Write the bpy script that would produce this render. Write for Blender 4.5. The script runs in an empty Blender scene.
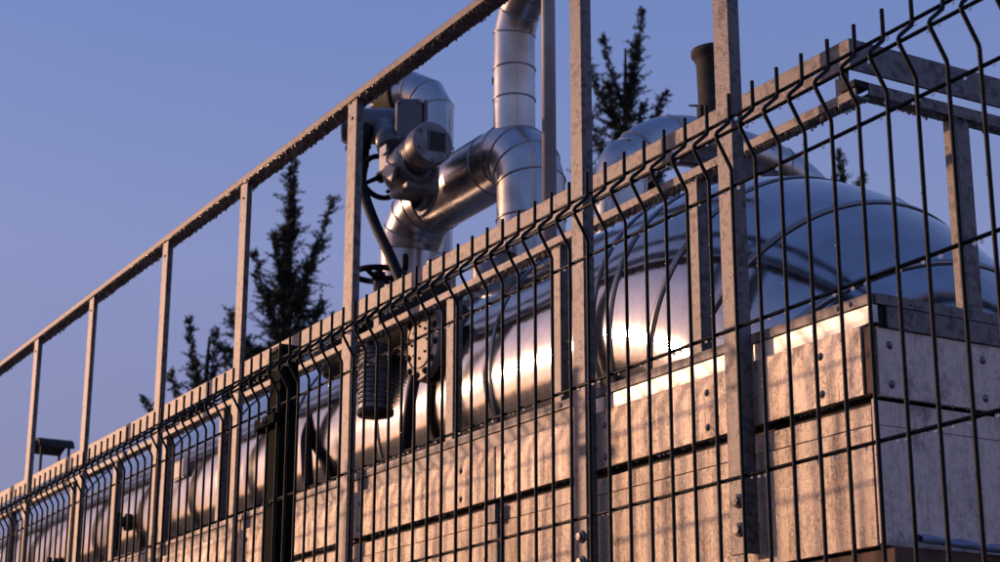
import bpy, bmesh, math, random
from mathutils import Vector, Matrix
random.seed(7)
sc = bpy.context.scene
C = sc.collection
PI = math.pi
def V(*a): return Vector(a)

# ------------------------------------------------------------------ materials
def mat(name, base, metallic=0.0, rough=0.5, coat=0.0):
    m = bpy.data.materials.new(name); m.use_nodes = True
    nt = m.node_tree; b = nt.nodes['Principled BSDF']
    b.inputs['Base Color'].default_value = (*base, 1); b.inputs['Metallic'].default_value = metallic
    b.inputs['Roughness'].default_value = rough; b.inputs['Coat Weight'].default_value = coat
    return m, nt, b
def N(nt, t, **kw):
    n = nt.nodes.new(t)
    for k, v in kw.items():
        if k in n.inputs: n.inputs[k].default_value = v
        else: setattr(n, k, v)
    return n
def coords(nt, scale=(1, 1, 1)):
    tc = N(nt, 'ShaderNodeTexCoord'); mp = N(nt, 'ShaderNodeMapping'); mp.inputs['Scale'].default_value = scale
    nt.links.new(tc.outputs['Object'], mp.inputs['Vector']); return mp.outputs['Vector']
def ramp(nt, src, stops):
    r = N(nt, 'ShaderNodeValToRGB'); e = r.color_ramp.elements
    while len(e) < len(stops): e.new(0.5)
    for el, (p, c) in zip(e, stops):
        el.position = p; el.color = (*c, 1) if len(c) == 3 else c
    nt.links.new(src, r.inputs['Fac']); return r.outputs['Color']
def noise(nt, vec, scale, detail=4, rough=0.55):
    n = N(nt, 'ShaderNodeTexNoise', Scale=scale, Detail=detail, Roughness=rough); nt.links.new(vec, n.inputs['Vector']); return n.outputs['Fac']
def bump(nt, b, src, strength, dist=0.001, prev=None):
    n = N(nt, 'ShaderNodeBump', Strength=strength, Distance=dist); nt.links.new(src, n.inputs['Height'])
    if prev is not None: nt.links.new(prev, n.inputs['Normal'])
    nt.links.new(n.outputs['Normal'], b.inputs['Normal']); return n.outputs['Normal']

def galvanised(name, lo, hi, metallic, r0, r1, spangle=28, streak=False, grit=0.0):
    """hot dip galvanised steel: crystalline spangle, white rust blotches, vertical run marks, fine dew"""
    m, nt, b = mat(name, lo, metallic, 0.4)
    v = coords(nt)
    vo = N(nt, 'ShaderNodeTexVoronoi', Scale=spangle); nt.links.new(v, vo.inputs['Vector'])
    bw = N(nt, 'ShaderNodeRGBToBW'); nt.links.new(vo.outputs['Color'], bw.inputs['Color'])
    n1 = noise(nt, v if not streak else coords(nt, (1, 1, 0.3)), 26 if not streak else 30, 8, 0.75)
    n2 = noise(nt, coords(nt, (110, 110, 3.0)), 2.2, 5, 0.65) if streak else noise(nt, v, 60, 3)
    a = N(nt, 'ShaderNodeMath', operation='MULTIPLY_ADD'); nt.links.new(bw.outputs[0], a.inputs[0]); a.inputs[1].default_value = 0.38 if not streak else 0.25; nt.links.new(n1, a.inputs[2])
    a2 = N(nt, 'ShaderNodeMath', operation='MULTIPLY_ADD'); nt.links.new(n2, a2.inputs[0]); a2.inputs[1].default_value = 0.55; nt.links.new(a.outputs[0], a2.inputs[2])
    col = ramp(nt, a2.outputs[0], [(0.70, lo), (0.84, tuple(p * 0.7 + q_ * 0.3 for p, q_ in zip(lo, hi))), (0.98, hi)] if not streak else [(0.66, lo), (0.82, tuple((p + q_) / 2 for p, q_ in zip(lo, hi))), (0.96, hi)])
    nt.links.new(col, b.inputs['Base Color'])
    mr = N(nt, 'ShaderNodeMapRange'); nt.links.new(a2.outputs[0], mr.inputs['Value'])
    mr.inputs['From Min'].default_value = 0.5; mr.inputs['From Max'].default_value = 1.2
    mr.inputs['To Min'].default_value = r0; mr.inputs['To Max'].default_value = r1
    nt.links.new(mr.outputs[0], b.inputs['Roughness'])
    p = bump(nt, b, n1, 0.25, 0.004)
    if streak: p = bump(nt, b, n2, 0.35, 0.0015, p)
    if grit: p = bump(nt, b, noise(nt, v, 330, 3, 0.7), grit, 0.0011 if grit < 0.9 else 0.0017, p)
    if grit > 0.9:                                   # film of dew: a second sharp gloss over the zinc
        b.inputs['Coat Weight'].default_value = 0.6; b.inputs['Coat Roughness'].default_value = 0.10; nt.links.new(p, b.inputs['Coat Normal'])
    return m

M = {}
M['steel'] = galvanised('weathered galvanised steel', (0.07, 0.061, 0.060), (0.185, 0.168, 0.162), 0.62, 0.36, 0.52, 90, False, 0.7)
M['sheet'] = galvanised('galvanised sheet with run marks', (0.20, 0.155, 0.115), (0.66, 0.56, 0.45), 0.82, 0.36, 0.50, 190, True, 1.0)
M['rail'] = galvanised('browned galvanised top rail', (0.06, 0.045, 0.04), (0.17, 0.14, 0.125), 0.45, 0.36, 0.55, 90, False, 0.7)
M['smooth_sheet'] = galvanised('smooth zinc flashing', (0.34, 0.33, 0.31), (0.55, 0.53, 0.50), 0.8, 0.28, 0.46, 40, False, 0.12)

nt = M['sheet'].node_tree; b = nt.nodes['Principled BSDF']; old = b.inputs['Base Color'].links[0].from_socket
oi = N(nt, 'ShaderNodeObjectInfo'); mr = N(nt, 'ShaderNodeMapRange'); nt.links.new(oi.outputs['Random'], mr.inputs['Value']); mr.inputs['To Min'].default_value = 0.78; mr.inputs['To Max'].default_value = 1.12
dirt = ramp(nt, noise(nt, coords(nt, (1, 1, 0.12)), 24, 6, 0.7), [(0.46, (1, 1, 1)), (0.75, (0.45, 0.38, 0.33))])
vm_ = N(nt, 'ShaderNodeVectorMath', operation='SCALE'); nt.links.new(old, vm_.inputs[0]); nt.links.new(mr.outputs[0], vm_.inputs['Scale'])
vm2 = N(nt, 'ShaderNodeVectorMath', operation='MULTIPLY'); nt.links.new(vm_.outputs[0], vm2.inputs[0]); nt.links.new(dirt, vm2.inputs[1]); nt.links.new(vm2.outputs[0], b.inputs['Base Color'])
# stained end sheets
m = galvanised('stained galvanised sheet', (0.46, 0.36, 0.30), (0.84, 0.68, 0.58), 0.05, 0.38, 0.6, 140, True, 0.5)
nt = m.node_tree; b = nt.nodes['Principled BSDF']; old = b.inputs['Base Color'].links[0].from_socket
sm = ramp(nt, noise(nt, coords(nt, (1, 1, 0.7)), 16, 7, 0.7), [(0.54, (1, 1, 1)), (0.64, (0.38, 0.35, 0.35))])
mx = N(nt, 'ShaderNodeMix', data_type='RGBA', blend_type='MULTIPLY'); mx.inputs[0].default_value = 0.8
nt.links.new(old, mx.inputs[6]); nt.links.new(sm, mx.inputs[7]); nt.links.new(mx.outputs[2], b.inputs['Base Color'])
M['stained'] = m

def cladding(name, base, r0, r1, axis_scale, wav=0.35):
    """rolled aluminium jacket: faint brushing round the circumference and slow dents that bend reflections"""
    m, nt, b = mat(name, base, 1.0, 0.25)
    v = coords(nt)
    big = noise(nt, v, 3.2, 2, 0.4); mid = noise(nt, v, 14, 3, 0.5)
    fine = noise(nt, coords(nt, axis_scale), 1.0, 4, 0.6)
    mr = N(nt, 'ShaderNodeMapRange'); nt.links.new(fine, mr.inputs['Value'])
    mr.inputs['From Min'].default_value = 0.3; mr.inputs['From Max'].default_value = 0.7
    mr.inputs['To Min'].default_value = r0; mr.inputs['To Max'].default_value = r1
    nt.links.new(mr.outputs[0], b.inputs['Roughness'])
    c = ramp(nt, noise(nt, v, 7, 7, 0.7), [(0.35, tuple(x * 0.72 for x in base)), (0.62, base)])
    nt.links.new(c, b.inputs['Base Color'])
    p = bump(nt, b, big, wav, 0.02); p = bump(nt, b, mid, wav * 0.5, 0.004, p); p = bump(nt, b, fine, 0.05, 0.0004, p)
    return m
M['tank'] = cladding('brushed tank jacket', (0.54, 0.525, 0.51), 0.09, 0.14, (60, 5, 5), 0.24)
M['pipe'] = cladding('pipe jacket', (0.58, 0.56, 0.54), 0.22, 0.32, (9, 9, 9), 0.25)
M['seam'] = mat('jacket seam bead', (0.34, 0.33, 0.32), 1.0, 0.32)[0]
M['dark_seam'] = mat('jacket seam sealant', (0.07, 0.07, 0.075), 0.6, 0.4)[0]

def painted(name, base, rough, sc_=30, var=0.35, bmp=0.15, metallic=0.0, coat=0.0):
    m, nt, b = mat(name, base, metallic, rough, coat)
    v = coords(nt)
    c = ramp(nt, noise(nt, v, sc_, 6, 0.65), [(0.35, tuple(x * (1 - var) for x in base)), (0.65, tuple(min(1, x * (1 + var)) for x in base))])
    nt.links.new(c, b.inputs['Base Color']); bump(nt, b, noise(nt, v, sc_ * 4, 3), bmp, 0.001); return m
M['green'] = painted('dark green powder coat', (0.0015, 0.0055, 0.0048), 0.5, 60, 0.4, 0.3, 0, 0.0)
nt = M['green'].node_tree
bump(nt, nt.nodes['Principled BSDF'], noise(nt, coords(nt), 500, 2), 0.6, 0.0006); nt.nodes['Principled BSDF'].inputs['Specular IOR Level'].default_value = 0.2
M['post_green'] = painted('faded dark green post', (0.0015, 0.007, 0.006), 0.75, 60, 0.4, 0.3); M['post_green'].node_tree.nodes['Principled BSDF'].inputs['Specular IOR Level'].default_value = 0.04
M['pole'] = painted('pale grey painted tube', (0.34, 0.32, 0.33), 0.5, 20, 0.15, 0.1)
M['black'] = painted('black rubber', (0.005, 0.005, 0.0055), 0.6, 40, 0.3, 0.2); M['black'].node_tree.nodes['Principled BSDF'].inputs['Specular IOR Level'].default_value = 0.25
M['cast'] = painted('grey cast aluminium', (0.20, 0.195, 0.20), 0.42, 30, 0.3, 0.3, 0.55)
M['motor'] = painted('grey painted motor casing', (0.095, 0.095, 0.11), 0.36, 22, 0.2, 0.2, 0.1, 0.2)
M['cream'] = painted('dusty cream coated iron', (0.27, 0.225, 0.19), 0.5, 45, 0.25, 0.3, 0.15)
M['bolt'] = painted('zinc bolt', (0.22, 0.20, 0.19), 0.45, 80, 0.3, 0.4, 0.6)
M['soot'] = painted('sooty iron', (0.022, 0.019, 0.017), 0.75, 30, 0.6, 0.5, 0.2)
M['rust'] = painted('rusty brown primer', (0.10, 0.045, 0.03), 0.7, 18, 0.4, 0.4)
M['plastic_blue'] = painted('blue plastic film', (0.20, 0.27, 0.42), 0.3, 20, 0.2, 0.5)
M['concrete'] = painted('old concrete', (0.24, 0.215, 0.19), 0.85, 5, 0.3, 0.5)
M['white'] = painted('off white label', (0.62, 0.58, 0.56), 0.5, 30, 0.12, 0.05)
M['window'] = mat('dark indicator window', (0.004, 0.004, 0.005), 0, 0.5)[0]
M['brass'] = painted('dull brass', (0.45, 0.30, 0.16), 0.4, 60, 0.25, 0.2, 0.8)
mw, nt, b = mat('water', (1, 1, 1), 0, 0.0); b.inputs['Transmission Weight'].default_value = 1; b.inputs['IOR'].default_value = 1.33; M['water'] = mw
mi, nt, b = mat('frozen drips', (0.55, 0.52, 0.50), 0, 0.15); b.inputs['Transmission Weight'].default_value = 0.75; b.inputs['IOR'].default_value = 1.31; M['ice'] = mi
M['bark'] = painted('bark', (0.05, 0.036, 0.027), 0.9, 12, 0.4, 0.6)
m, nt, b = mat('needles', (0.03, 0.04, 0.02), 0, 0.65)
c = ramp(nt, noise(nt, coords(nt), 1.6, 4), [(0.35, (0.018, 0.026, 0.014)), (0.65, (0.062, 0.060, 0.028))]); nt.links.new(c, b.inputs['Base Color']); M['needles'] = m
m, nt, b = mat('gravel ground', (0.2, 0.15, 0.1), 0, 0.9)
v = coords(nt); c = ramp(nt, noise(nt, v, 1.3, 8, 0.7), [(0.3, (0.07, 0.052, 0.040)), (0.7, (0.17, 0.13, 0.10))]); nt.links.new(c, b.inputs['Base Color'])
bump(nt, b, noise(nt, v, 30, 5), 0.6, 0.02); M['ground'] = m

# ------------------------------------------------------------------ mesh helpers
# Plan coordinates: x runs along the fence away from the camera, y to the right of it (world -Y), z up.
class MB:
    def __init__(s): s.v = []; s.f = []; s.sm = []
    def add(s, vs, fs, smooth=False):
        o = len(s.v); s.v += [tuple(p) for p in vs]; s.f += [tuple(i + o for i in f) for f in fs]; s.sm += [smooth] * len(fs); return s
    def box(s, x0, x1, y0, y1, z0, z1):
        vs = [(x, y, z) for z in (z0, z1) for y in (y0, y1) for x in (x0, x1)]
        return s.add(vs, [(0, 2, 3, 1), (4, 5, 7, 6), (0, 1, 5, 4), (2, 6, 7, 3), (0, 4, 6, 2), (1, 3, 7, 5)])
    def obox(s, c, ax, ay, az, hx, hy, hz):
        c = Vector(c); vs = [c + ax * (sx * hx) + ay * (sy * hy) + az * (sz * hz) for sz in (-1, 1) for sy in (-1, 1) for sx in (-1, 1)]
        return s.add(vs, [(0, 2, 3, 1), (4, 5, 7, 6), (0, 1, 5, 4), (2, 6, 7, 3), (0, 4, 6, 2), (1, 3, 7, 5)])
    def tube(s, pts, r, n=12, caps=True, smooth=True, flat_y=1.0):
        """swept round tube with mitred joints; r a number or one radius per point"""
        pts = [Vector(p) for p in pts]; m = len(pts); rr = r if isinstance(r, (list, tuple)) else [r] * m
        ts = [(pts[i + 1] - pts[i]).normalized() for i in range(m - 1)]
        up = Vector((0, 0, 1)) if abs(ts[0].z) < 0.9 else Vector((0, 1, 0))
        e1 = ts[0].cross(up).normalized(); rings = []
        for i in range(m):
            t = ts[max(0, i - 1)]; t2 = ts[min(m - 2, i)]; nrm = (t + t2).normalized() if (t + t2).length > 1e-6 else t
            e1 = (e1 - t * e1.dot(t)).normalized(); e2 = t.cross(e1)
            ring = []
            for k in range(n):
                a = 2 * PI * k / n; p = pts[i] + (e1 * math.cos(a) + e2 * math.sin(a) * flat_y) * rr[i]
                q = (p - pts[i]).dot(nrm) / max(0.3, t.dot(nrm)); ring.append(p - t * q)
            rings.append(ring)
            # carry frame to the next segment by reflection through the mitre
            if i < m - 1:
                e1 = (e1 - t2 * e1.dot(t2)).normalized()
        vs = [p for R in rings for p in R]; fs = []
        for i in range(m - 1):
            for k in range(n):
                a, b_ = i * n + k, i * n + (k + 1) % n; fs.append((a, a + n, b_ + n, b_))
        s.add(vs, fs, smooth)
        if caps:
            s.add(rings[0], [tuple(range(n))]); s.add(rings[-1], [tuple(reversed(range(n)))])
        return s
    def lathe(s, o, axis, prof, n=32, smooth=True):
        """prof = [(radius, distance along axis)]"""
        o = Vector(o); ax = Vector(axis).normalized(); up = Vector((0, 0, 1)) if abs(ax.z) < 0.9 else Vector((1, 0, 0))
        e1 = ax.cross(up).normalized(); e2 = ax.cross(e1); vs = []
        for r, h in prof:
            for k in range(n):
                a = 2 * PI * k / n; vs.append(o + ax * h + (e1 * math.cos(a) + e2 * math.sin(a)) * max(r, 1e-5))
        fs = []
        for i in range(len(prof) - 1):
            for k in range(n):
                a, b_ = i * n + k, i * n + (k + 1) % n; fs.append((a, b_, b_ + n, a + n))
        return s.add(vs, fs, smooth)
    def torus(s, c, axis, R, r, n=40, k=8):
        return s.lathe(c, axis, [(R + r * math.cos(2 * PI * j / k), r * math.sin(2 * PI * j / k)) for j in range(k + 1)], n)
    def ball(s, c, r, n=8, sz=1.0):
        return s.lathe(Vector(c) - V(0, 0, r * sz), (0, 0, 1), [(r * math.sin(PI * j / n), r * sz * (1 - math.cos(PI * j / n))) for j in range(n + 1)], n + 2)
    def build(s, name, m, parent=None, bevel=0.0, label=None, autosmooth=None):
        me = bpy.data.meshes.new(name); me.from_pydata([(p[0], -p[1], p[2]) for p in s.v], [], [tuple(reversed(f)) for f in s.f]); me.polygons.foreach_set('use_smooth', s.sm)
        me.materials.append(M[m] if isinstance(m, str) else m)
        bm = bmesh.new(); bm.from_mesh(me); bmesh.ops.remove_doubles(bm, verts=bm.verts, dist=1e-6) if len(s.v) < 4000 else None
        (bmesh.ops.recalc_face_normals(bm, faces=bm.faces) if len(s.f) < 60000 else None); bm.to_mesh(me); bm.free()
        if autosmooth:
            me.set_sharp_from_angle(angle=math.radians(autosmooth))
        o = bpy.data.objects.new(name, me); C.objects.link(o)
        if parent:
            o.parent = parent; o.matrix_parent_inverse = Matrix.Translation(-parent.location)
            o.matrix_parent_inverse = parent_world(parent).inverted()
        if bevel:
            b_ = o.modifiers.new('edge', 'BEVEL'); b_.width = bevel; b_.segments = 2; b_.limit_method = 'ANGLE'; b_.angle_limit = 0.7
        if label: o['label'] = label
        return o
def parent_world(p):
    mw = Matrix.LocRotScale(p.location, p.rotation_euler, p.scale)
    return parent_world(p.parent) @ p.matrix_parent_inverse @ mw if p.parent else mw
def thing(name, label, cat, loc, group=None, kind=None):
    o = bpy.data.objects.new(name, None); C.objects.link(o); o.location = (loc[0], -loc[1], loc[2]); o.empty_display_size = 0.1
    o['label'] = label; o['category'] = cat
    if group: o['group'] = group
    if kind: o['kind'] = kind
    return o
def tag(o, label, cat, group=None):
    o['label'] = label; o['category'] = cat
    if group: o['group'] = group
    return o
def structure(o): o['kind'] = 'structure'; return o
def hexbolt(c, axis, r, h, washer=True):
    m = MB(); m.lathe(c, axis, [(0, h), (r, h), (r, 0)], 6, False)
    if washer: m.lathe(c, axis, [(r * 0.4, h * 0.35), (r * 1.55, h * 0.35), (r * 1.6, h * 0.25), (r * 1.6, 0)], 20)
    return m
def elbow_path(a, corner, b_, rad, gores=4):
    """polyline a -> mitred bend round corner -> b"""
    a, c, b_ = Vector(a), Vector(corner), Vector(b_); d1 = (a - c).normalized(); d2 = (b_ - c).normalized()
    ang = PI - d1.angle(d2); t = rad * math.tan(ang / 2); p0 = c + d1 * t; p1 = c + d2 * t
    cen = p0 + ((d2 - d1 * d2.dot(d1)).normalized()) * rad
    u = (p0 - cen).normalized(); w = -d1; mid = []
    R2 = rad / math.cos(ang / gores / 2)
    joints = []
    for i in range(gores):
        th = ang * (i + 0.5) / gores
        mid.append(cen + (u * math.cos(th) + w * math.sin(th)) * R2)
    return [a] + mid + [b_]

# ------------------------------------------------------------------ world, sun, camera
SUN_AZ = math.radians(-34.0); SUN_EL = math.radians(10)
sd = V(math.cos(SUN_EL) * math.cos(SUN_AZ), -math.cos(SUN_EL) * math.sin(SUN_AZ), math.sin(SUN_EL))
w = bpy.data.worlds.new('World'); sc.world = w; w.use_nodes = True; nt = w.node_tree
sky = nt.nodes.new('ShaderNodeTexSky'); sky.sky_type = 'NISHITA'; sky.sun_disc = False
sky.sun_elevation = SUN_EL; sky.sun_rotation = math.atan2(sd.x, sd.y)
sky.altitude = 100; sky.air_density = 1.0; sky.dust_density = 1.2; sky.ozone_density = 4.0
tint = nt.nodes.new('ShaderNodeMix'); tint.data_type = 'RGBA'; tint.blend_type = 'MULTIPLY'; tint.inputs[0].default_value = 1.0
tint.inputs[7].default_value = (1.25, 0.86, 1.0, 1)
tcn = nt.nodes.new('ShaderNodeTexCoord'); sx = nt.nodes.new('ShaderNodeSeparateXYZ'); nt.links.new(tcn.outputs['Generated'], sx.inputs[0])
k_ = 1 / (0.15 * 2 ** 0.25)
dusk = ramp(nt, sx.outputs['Z'], [(0.0, (0.20, 0.135, 0.13)), (0.10, (0.22, 0.19, 0.30)), (0.19, (0.235, 0.245, 0.42)), (0.29, (0.25, 0.292, 0.527)), (0.42, (0.178, 0.258, 0.546)), (0.9, (0.085, 0.15, 0.42))])
sc_ = nt.nodes.new('ShaderNodeVectorMath'); sc_.operation = 'SCALE'; sc_.inputs['Scale'].default_value = k_; nt.links.new(dusk, sc_.inputs[0])
mixs = nt.nodes.new('ShaderNodeMix'); mixs.data_type = 'RGBA'; mixs.inputs[0].default_value = 0.85
nt.links.new(sky.outputs[0], tint.inputs[6]); nt.links.new(tint.outputs[2], mixs.inputs[6]); nt.links.new(sc_.outputs[0], mixs.inputs[7]); 
# warm brightening of the low sky round the sun
dt = nt.nodes.new('ShaderNodeVectorMath'); dt.operation = 'DOT_PRODUCT'; nt.links.new(tcn.outputs['Generated'], dt.inputs[0]); dt.inputs[1].default_value = sd
mx0 = nt.nodes.new('ShaderNodeMath'); mx0.operation = 'MAXIMUM'; nt.links.new(dt.outputs['Value'], mx0.inputs[0]); mx0.inputs[1].default_value = 0.0
pw = nt.nodes.new('ShaderNodeMath'); pw.operation = 'POWER'; nt.links.new(mx0.outputs[0], pw.inputs[0]); pw.inputs[1].default_value = 14.0
gl = nt.nodes.new('ShaderNodeVectorMath'); gl.operation = 'SCALE'; gl.inputs[0].default_value = (5.5, 3.0, 1.8); nt.links.new(pw.outputs[0], gl.inputs['Scale'])
ad = nt.nodes.new('ShaderNodeVectorMath'); ad.operation = 'ADD'; nt.links.new(mixs.outputs[2], ad.inputs[0]); nt.links.new(gl.outputs[0], ad.inputs[1])
nt.links.new(ad.outputs[0], nt.nodes['Background'].inputs['Color'])
nt.nodes['Background'].inputs['Strength'].default_value = 0.15
L = bpy.data.lights.new('sun', 'SUN'); L.energy = 1.85; L.angle = math.radians(1.0); L.color = (1.0, 0.58, 0.34)
so = bpy.data.objects.new('sun', L); C.objects.link(so); so.rotation_euler = (-sd).to_track_quat('-Z', 'Y').to_euler(); so.location = (3, 6, 5)

YAW, PITCH = math.radians(30.09), math.radians(16.31)
fw = V(math.cos(YAW) * math.cos(PITCH), -math.sin(YAW) * math.cos(PITCH), math.sin(PITCH))
cam = bpy.data.cameras.new('camera'); cam.sensor_width = 36; cam.lens = 1776 * 36 / 1000; cam.clip_start = 0.05; cam.clip_end = 3000
co = bpy.data.objects.new('camera', cam); C.objects.link(co); co.location = (0, 0, 1.5)
q = fw.to_track_quat('-Z', 'Y'); q = q @ Matrix.Rotation(math.radians(0.08), 4, 'Z').to_quaternion(); co.rotation_euler = q.to_euler()
cam.dof.use_dof = True; cam.dof.focus_distance = 2.9; cam.dof.aperture_fstop = 14
sc.camera = co
sc.view_settings.view_transform = 'Standard'; sc.view_settings.look = 'None'; sc.view_settings.gamma = 1; sc.view_settings.exposure = 0.25
sc.cycles.max_bounces = 8; sc.cycles.transmission_bounces = 6; sc.cycles.sample_clamp_indirect = 6; sc.cycles.use_denoising = True

# ------------------------------------------------------------------ ground
g = MB(); n = 40
for i in range(n):
    for j in range(n): pass
g.add([(-900, -900, 0), (900, -900, 0), (900, 900, 0), (-900, 900, 0)], [(0, 1, 2, 3)])
structure(g.build('ground', 'ground'))

# ------------------------------------------------------------------ welded mesh fence
FY = 1.40
def zs(x): return -0.0078 * (x - 1.53)
PROF = [(2.428, 0), (2.391, 0), (2.386, -0.0015), (2.368, -0.0215), (2.363, -0.0240), (2.357, -0.0225), (2.322, -0.0015), (2.316, 0), (1.55, 0)]
HW = [(2.396, 0.0055), (2.3625, -0.0185), (2.297, 0.0055), (2.101, 0.0055), (1.903, 0.0055), (1.703, 0.0055)]
def fence_panel(x0, x1, label, low, drops, seed):
    rng = random.Random(seed)
    t = thing('mesh_fence', label, 'fence panel', (x0, FY, 0), 'green welded mesh fence panels')
    vm = MB(); k = math.ceil((x0 + 0.02 - 1.5387) / 0.0511); xs = []
    while 1.5387 + 0.0511 * k < x1 - 0.01:
        xs.append(1.5387 + 0.0511 * k); k += 1
    for x in xs:
        dz = zs(x); jx = rng.uniform(-0.0006, 0.0006)
        vm.tube([(x + jx, FY + y, z + dz) for z, y in PROF] + [(x, FY, 0.06)], 0.0028, 10)
    vm.build('vertical_wires', 'green', t)
    for z, y in HW + [(z, 0.0046) for z in (1.5, 1.3, 1.1, 0.9, 0.7, 0.5, 0.3, 0.1)]:
        MB().tube([(x0, FY + y, z + zs(x0)), (x1, FY + y, z + zs(x1))], 0.0027, 10).build('horizontal_wire', 'green', t)
    # dew: hanging drops under the horizontals, first the largest ones nearest the lens
    big = []
    for z, y in HW:
        x = x0 + 0.01
        while x < min(x1, 6.2):
            x += rng.uniform(0.009, 0.06)
            big.append((x, FY + y, z + zs(x) - 0.0036, rng.uniform(0.0014, 0.0031)))
    rng.shuffle(big); big.sort(key=lambda d: d[0]); near = [d for d in big if d[0] > 1.3]
    for d in near[:drops]:
        MB().lathe((d[0], d[1], d[2] + 0.0008), (0, 0, -1), [(0, -d[3] * 0.3), (d[3] * 0.75, 0), (d[3], d[3] * 0.8), (d[3] * 0.8, d[3] * 1.5), (d[3] * 0.4, d[3] * 1.85), (0, d[3] * 1.95)], 10).build('water_drop', 'water', t)
    s = MB()
    for d in near[drops:]: s.ball((d[0], d[1], d[2]), d[3], 6)
    for x in xs:                                   # beads clinging to the uprights
        if x < 1.2: continue
        for q_ in range(34 if x < 3.4 else 16):
            z = rng.uniform(1.7, 2.42); y = 0
            for (za, ya), (zb, yb) in zip(PROF, PROF[1:]):
                if zb <= z <= za: y = ya + (yb - ya) * (za - z) / (za - zb)
            a = rng.uniform(-PI, 0) - 0.3; r = rng.uniform(0.0005, 0.0015)
            s.ball((x + 0.0031 * math.cos(a), FY + y + 0.0031 * math.sin(a), z + zs(x)), r, 4)
    if low is not None:
        d_ = s.build('dew', 'water', t); d_['kind'] = 'stuff'
    return t
fence_panel(0.90, 3.405, 'nearest dark green wire mesh fence panel, right of the square post, beaded with dew', 1, 90, 3)
fence_panel(3.400, 5.905, 'dark green wire mesh fence panel left of the square green post', 1, 60, 5)
fence_panel(5.910, 8.41, 'farthest dark green wire mesh fence panel at the lower left edge', 1, 0, 6)
def fpost(x, label):
    t = thing('fence_post', label, 'fence post', (x, FY + 0.035, 0), 'green fence posts'); z1 = 2.42 + zs(x)
    MB().box(x - 0.03, x + 0.03, FY + 0.012, FY + 0.052, 0, z1).build('post', 'post_green', t, 0.003)
    MB().box(x - 0.033, x + 0.033, FY + 0.009, FY + 0.055, z1, z1 + 0.012).build('cap', 'black', t, 0.004)
    for z in (2.27, 1.72):
        c = MB().box(x - 0.048, x + 0.048, FY - 0.008, FY + 0.011, z - 0.011 + zs(x), z + 0.011 + zs(x)).build('clamp', 'post_green', t, 0.003)
        MB().lathe((x, FY - 0.008, z + zs(x)), (0, -1, 0), [(0, 0.008), (0.006, 0.007), (0.007, 0)], 12).build('bolt', 'bolt', c)
        MB().box(x + 0.05, x + 0.07, FY - 0.004, FY + 0.03, z - 0.014 + zs(x), z + 0.014 + zs(x)).build('clamp', 'post_green', t, 0.004)
fpost(3.375, 'thick dark green square fence post with black clamps between two mesh panels')
fpost(5.907, 'dark green square fence post at the lower left, farther along the fence')
fpost(0.87, 'dark green square fence post just outside the right edge')

# ------------------------------------------------------------------ galvanised guard frame (tall posts + sloping handrail)
def drips(x0, x1, y0, y1, z, step, seed, rmax=0.0032, along='x'):
    rng = random.Random(seed); s = MB(); x = x0
    while x < x1:
        x += rng.uniform(0.4, 1.5) * step
        r = rng.uniform(0.35, 1.0) ** 1.3 * rmax; y = rng.uniform(y0, y1); h = r * rng.uniform(1.2, 2.9)
        o = (x, y, z) if along == 'x' else (y, x, z)
        s.lathe(o, (0, 0, -1), [(r * 1.15, -0.0005), (r, h * 0.35), (r * 0.75, h * 0.75), (0, h)], 6)
    return s
GY = 1.790
t = thing('guard_rail', 'tall galvanised guard rail whose top bar rises over the whole fence, fringed with drips', 'guard rail', (3.0, GY, 1.88))
hr = MB().box(0.9, 9.5, GY - 0.004, GY + 0.046, 3.213, 3.232).build('handrail', 'rail', t, 0.002)
d = drips(2.9, 7.6, GY - 0.002, GY + 0.012, 3.2135, 0.0036, 11, 0.0038).build('hanging_drips', 'ice', hr); d['kind'] = 'stuff'
d = drips(2.9, 7.6, GY + 0.01, GY + 0.045, 3.2135, 0.0024, 12, 0.0040).build('hanging_drips', 'ice', hr); d['kind'] = 'stuff'
for i, (xl, wd, dp) in enumerate([(8.42, .05, .018), (7.42, .05, .018), (6.655, .05, .018), (5.97, .048, .016), (5.215, .048, .018), (4.563, .05, .016), (3.845, .052, .02), (2.793, .042, .025), (2.320, .044, .025), (1.55, .044, .025)]):
    x1 = xl * 1.0056; x0 = x1 - wd
    m = MB()                                          # angle section: front flange and return flange
    m.box(x0, x1, GY, GY + 0.006, 1.885, 3.2125); m.box(x0, x0 + 0.006, GY + 0.006, GY + dp, 1.885, 3.2125)
    p = m.build('post', 'steel', t, 0.0012)
    for z in (1.972, 1.925):
        hexbolt((x0 + wd * 0.42, GY, z), (0, -1, 0), 0.0075, 0.009).build('bolt', 'bolt', p)
    hexbolt((x0 + wd * 0.5, GY, 3.165), (0, -1, 0), 0.004, 0.004, False).build('bolt', 'bolt', p)

# ------------------------------------------------------------------ metal clad platform
t = thing('metal_platform', 'wet galvanised sheet metal clad platform under the tank, sunlit front and shaded end', 'platform', (2.0, 1.82, 0))
BY = 1.82; XR = 2.0; XE = 9.5; YE = 4.6
sec = [(2.022, 2.296), (2.304, 2.790), (2.800, 3.150), (3.156, 3.845), (3.853, 4.560), (4.568, 5.215), (5.223, 5.965), (5.973, 6.65), (6.658, 7.42), (7.428, XE)]
for i, (a, b_) in enumerate(sec):
    MB().box(a, b_, BY - 0.004, BY + 0.012, 2.0975, 2.207).build('upper_panel', 'sheet', t, 0.0012)
    if i > 0 and i != 3:
        MB().box(a + 0.001, (sec[3][1] if i == 2 else b_) - 0.001, BY + 0.003, BY + 0.014, 2.2085, 2.238).build('flashing_strip', 'smooth_sheet' if i < 2 else 'steel', t, 0.001)
MB().box(1.999, 2.296, BY + 0.003, BY + 0.014, 2.2085, 2.238).build('flashing_strip', 'smooth_sheet', t, 0.001)
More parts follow.
